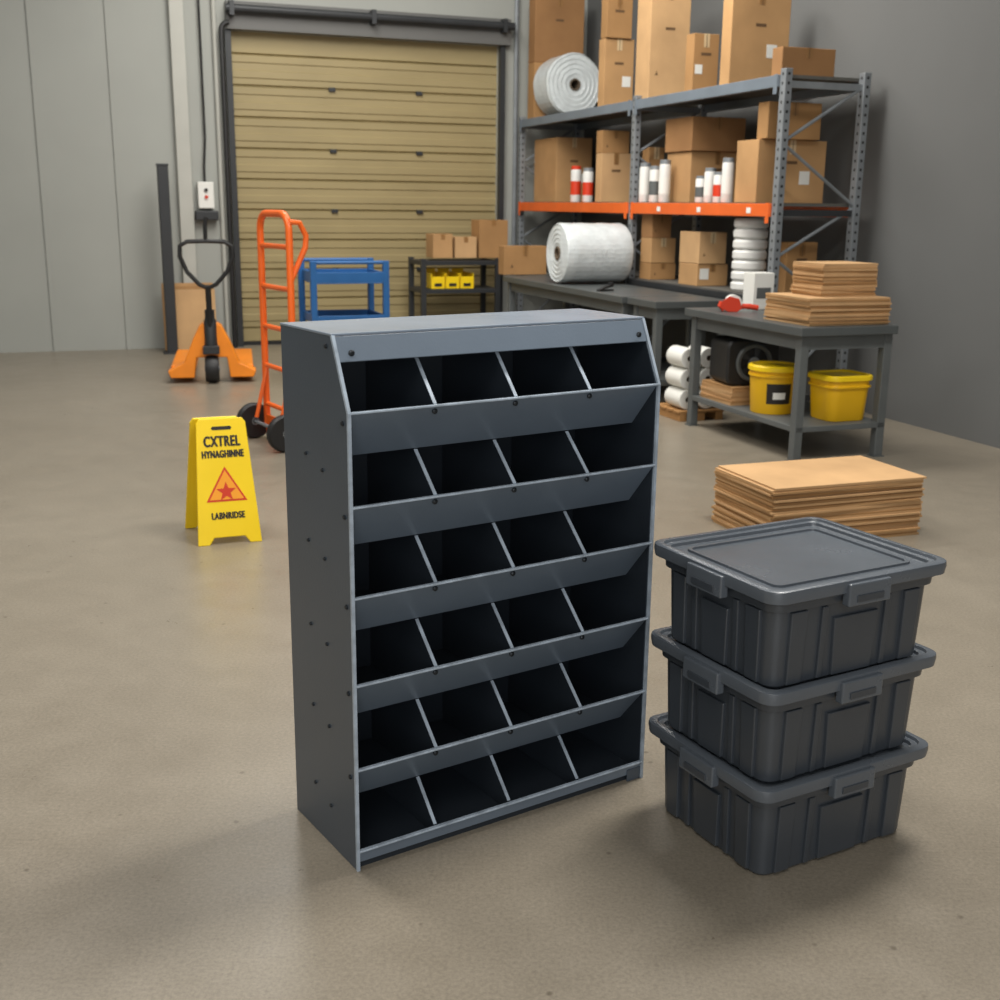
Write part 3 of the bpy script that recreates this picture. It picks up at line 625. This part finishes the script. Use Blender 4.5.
def bucket(label,v,u,r,h):
    t=thing('bucket',label,'bucket',RM(v,u,zS),TH)
    bm=nb(); lathe(bm,[(0,0),(r*.86,0),(r*.88,.006),(r*.97,h*.76),(r*1.04,h*.77),(r*1.04,h*.81),(r*.98,h*.82),(r,h*.88)],36); obj('pail',bm,M['yellowd'],t,0,True)
    bm=nb(); lathe(bm,[(r*1.02,h*.88),(r*1.07,h*.89),(r*1.07,h*.97),(r*1.0,h),(r*.9,h),(r*.87,h*.96),(0,h*.96)],36); obj('lid',bm,M['yellow'],t,0,True)
    bm=nb(); vs=[(math.cos(math.radians(222+a*8)),math.sin(math.radians(222+a*8))) for a in range(9)]
    lo=[bm.verts.new((x*(r*.908+.001),y*(r*.908+.001),h*.22)) for x,y in vs]; hi=[bm.verts.new((x*(r*.955+.001),y*(r*.955+.001),h*.64)) for x,y in vs]
    for a in range(8): bm.faces.new((lo[a],lo[a+1],hi[a+1],hi[a]))
    wl=obj('wrapper_label',bm,M['ink'],t)
    bm=nb(); lo=[bm.verts.new((x*(r*.92+.0015),y*(r*.92+.0015),h*.32)) for x,y in vs[2:7]]; hi=[bm.verts.new((x*(r*.935+.0015),y*(r*.935+.0015),h*.46)) for x,y in vs[2:7]]
    for a in range(4): bm.faces.new((lo[a],lo[a+1],hi[a+1],hi[a]))
    obj('label_patch',bm,M['paper'],wl)
bucket('yellow lidded bucket with black label under the nearest bench, left of the plain tub',.155,.47,.135,.27)
def tub(label,v0,v1,u0,u1,h):
    hx,hy=(v1-v0)/2-.012,(u1-u0)/2-.012
    t=thing('plastic_tub',label,'tub',RM((v0+v1)/2,(u0+u1)/2,zS),TH)
    R9=.07
    bm=nb(); loft(bm,[rrect(hx-.022,hy-.022,R9-.02,0,8),rrect(hx-.018,hy-.018,R9-.018,.006,8),rrect(hx-.004,hy-.004,R9-.005,h*.72,8),rrect(hx+.006,hy+.006,R9,h*.73,8),rrect(hx+.006,hy+.006,R9,h*.77,8),rrect(hx-.001,hy-.001,R9,h*.78,8),rrect(hx,hy,R9,h*.88,8)]); obj('body',bm,M['yellowd'],t,.001,True)
    bm=nb(); loft(bm,[rrect(hx+.007,hy+.007,R9,h*.88,8),rrect(hx+.010,hy+.010,R9,h*.89,8),rrect(hx+.010,hy+.010,R9,h*.97,8),rrect(hx+.002,hy+.002,R9-.01,h,8),rrect(hx-.012,hy-.012,R9-.02,h,8),rrect(hx-.018,hy-.018,R9-.02,h*.96,8)]); obj('lid',bm,M['yellow'],t,.001,True)
tub('plain yellow lidded tub at the right under the nearest bench, beside the bucket',.235,.535,.04,.315,.25)
pl_=thing('wooden_pallet','small pine pallet on the floor under white paper rolls','pallet',RM(.0,1.25,0),TH)
for x in (0,.13,.26):
    bm=nb(); box(bm,x,x+.05,0,.34,0,.05); obj('bearer',bm,M['wood'],pl_,.002)
for k in range(4):
    bm=nb(); box(bm,-.01,.32,.0+k*.088,.072+k*.088,.051,.066); obj('deck_board',bm,M['wood'],pl_,.002)
def proll(x,y,z,label):
    t=thing('paper_roll',label,'paper roll',RM(x,1.25+y,z),TH,'white paper rolls on the small pallet')
    Mx=Matrix.Rotation(PI/2,4,'X')
    bm=nb(); lathe(bm,[(.018,-.10),(.06,-.10),(.064,-.095),(.064,.095),(.06,.10),(.018,.10)],28,Mx,closed=True); obj('paper',bm,M['paper'],t,0,True)
    bm=nb(); lathe(bm,[(.014,-.098),(.0178,-.098),(.0178,.098),(.014,.098)],20,Mx,closed=True); obj('core',bm,M['core'],t,0,True)
nm=[['white roll of the bottom row, aisle side, directly on the pallet','white roll of the bottom row, bench side, directly on the pallet'],['white roll of the middle row, aisle side of the pallet pile','white roll of the middle row, bench side of the pallet pile'],['white roll of the top row, aisle side of the pallet pile','white roll of the top row, bench side of the pallet pile']]
for k in range(3):
    for j in range(2): proll(.07+j*.135,.13,.067+.065+k*.1295,nm[k][j])
# ------------------------------------------------------------ dark shelf unit with yellow bins near door
u=5.25; va=vpx(422,300,u)[0]; vb=vpx(500,300,u)[0]; zc=vpx(450,261,u)[1]; w=vb-va
dk=thing('steel_shelf_unit','low dark steel shelf unit with yellow bins in front of the roll-up door','shelf unit',RM(va,u,0),TH)
for z in (.2,.55,zc):
    bm=nb(); box(bm,0,w,0,.45,z-.04,z); obj('shelf',bm,M['dark'],dk,.003)
for x in (0,w-.04):
    for y in (0,.41):
        bm=nb(); box(bm,x-.003,x+.043,y-.003,y+.043,0,zc+.02); obj('leg',bm,M['dark'],dk,.003)
def ybin(vo,z,label):
    t=thing('parts_bin',label,'bin',RM(va+vo,u+.03,z+.001),TH,'yellow bins on the dark shelf unit')
    bm=nb(); b=.13; box(bm,0,b,0,.3,0,.006); box(bm,0,.006,0,.3,.006,.14); box(bm,b-.006,b,0,.3,.006,.14); box(bm,.006,b-.006,.294,.3,.006,.17); box(bm,.006,b-.006,0,.006,.006,.11); obj('tray',bm,M['yellow'],t,.002)
    bm=nb(); box(bm,.03,b-.03,-.002,0,.02,.05); obj('card_label',bm,M['ink'],t)
for k,(vo,l) in enumerate(((.10,'yellow bin, left one on the dark shelf unit'),(.24,'yellow bin in the middle of the dark shelf unit'),(.38,'yellow bin, right one on the dark shelf unit'))): ybin(vo,.551,l)
zc+=.021
for px0,px1,yt,l,tn in ((433,453,234,'smallest box on the dark shelf unit, at its left end',0),(455,477,237,'box second from the left on the dark shelf unit',2),(479,508,220,'taller box at the right end of the dark shelf unit',1)):
    a=vpx(px0,250,u+.1)[0]; b=vpx(px1,250,u+.1)[0]; h=vpx(px0,yt,u+.1)[1]-zc
    t=thing('cardboard_box',l,'cardboard box',RM((a+b)/2,u+.22,zc),TH)
    bm=nb(); box(bm,-(b-a)/2+.003,(b-a)/2-.003,-.12,.12,0,h); obj('carton',bm,M['card'][tn],t,.004)
    bm=nb(); box(bm,-.02,.02,-.1212,.1212,h-.05,h+.0006); obj('packing_tape',bm,M['tape'],t)
# ------------------------------------------------------------ light
def area(name,loc,size,power,col=(1,.965,.91),tgt=None,sy=None):
    l=bpy.data.lights.new(name,'AREA'); l.energy=power; l.color=col; l.shape='RECTANGLE'; l.size=size; l.size_y=sy or size
    o=bpy.data.objects.new(name,l); C.objects.link(o); o.location=loc
    if tgt is not None: o.rotation_euler=(Vector(tgt)-Vector(loc)).to_track_quat('-Z','Y').to_euler()
area('ceiling_light_key',(1.3,3.4,4.2),.7,165,tgt=(.1,2.6,.4),sy=1.6)
area('ceiling_light_left',(-2.0,4.2,4.2),1.2,115,tgt=(-1.8,4,0),sy=2.4)
area('ceiling_light_rear',(-1.4,8.2,4.2),1.2,120,sy=2.6,tgt=(-1.4,9.6,.6))
area('ceiling_light_rack',(.2,7.2,4.2),.7,120,sy=1.8,tgt=(1.8,8.6,1.2))
area('ceiling_light_front',(-.6,-.8,4.0),2.0,55,tgt=(.2,2.4,.2))
area('front_fill_light',(.6,-2.6,1.7),3.0,80,col=(.95,.975,1),tgt=(.1,2.4,.6))  # added fill lamp behind the camera, brightens the cabinet front
w=bpy.data.worlds.new('World'); SC.world=w; w.use_nodes=True
w.node_tree.nodes['Background'].inputs[0].default_value=(1,.98,.96,1); w.node_tree.nodes['Background'].inputs[1].default_value=.24
# ------------------------------------------------------------ camera
cd=bpy.data.cameras.new('Camera'); cam=bpy.data.objects.new('Camera',cd); C.objects.link(cam)
cd.sensor_width=36; cd.lens=36*F/1000
cam.matrix_world=Matrix.Translation((0,0,HC))@Matrix.Rotation(PI/2-PT,4,'X')@Matrix.Rotation(-RL,4,'Z')
cd.dof.use_dof=True; cd.dof.focus_distance=2.6; cd.dof.aperture_fstop=6.3
SC.camera=cam
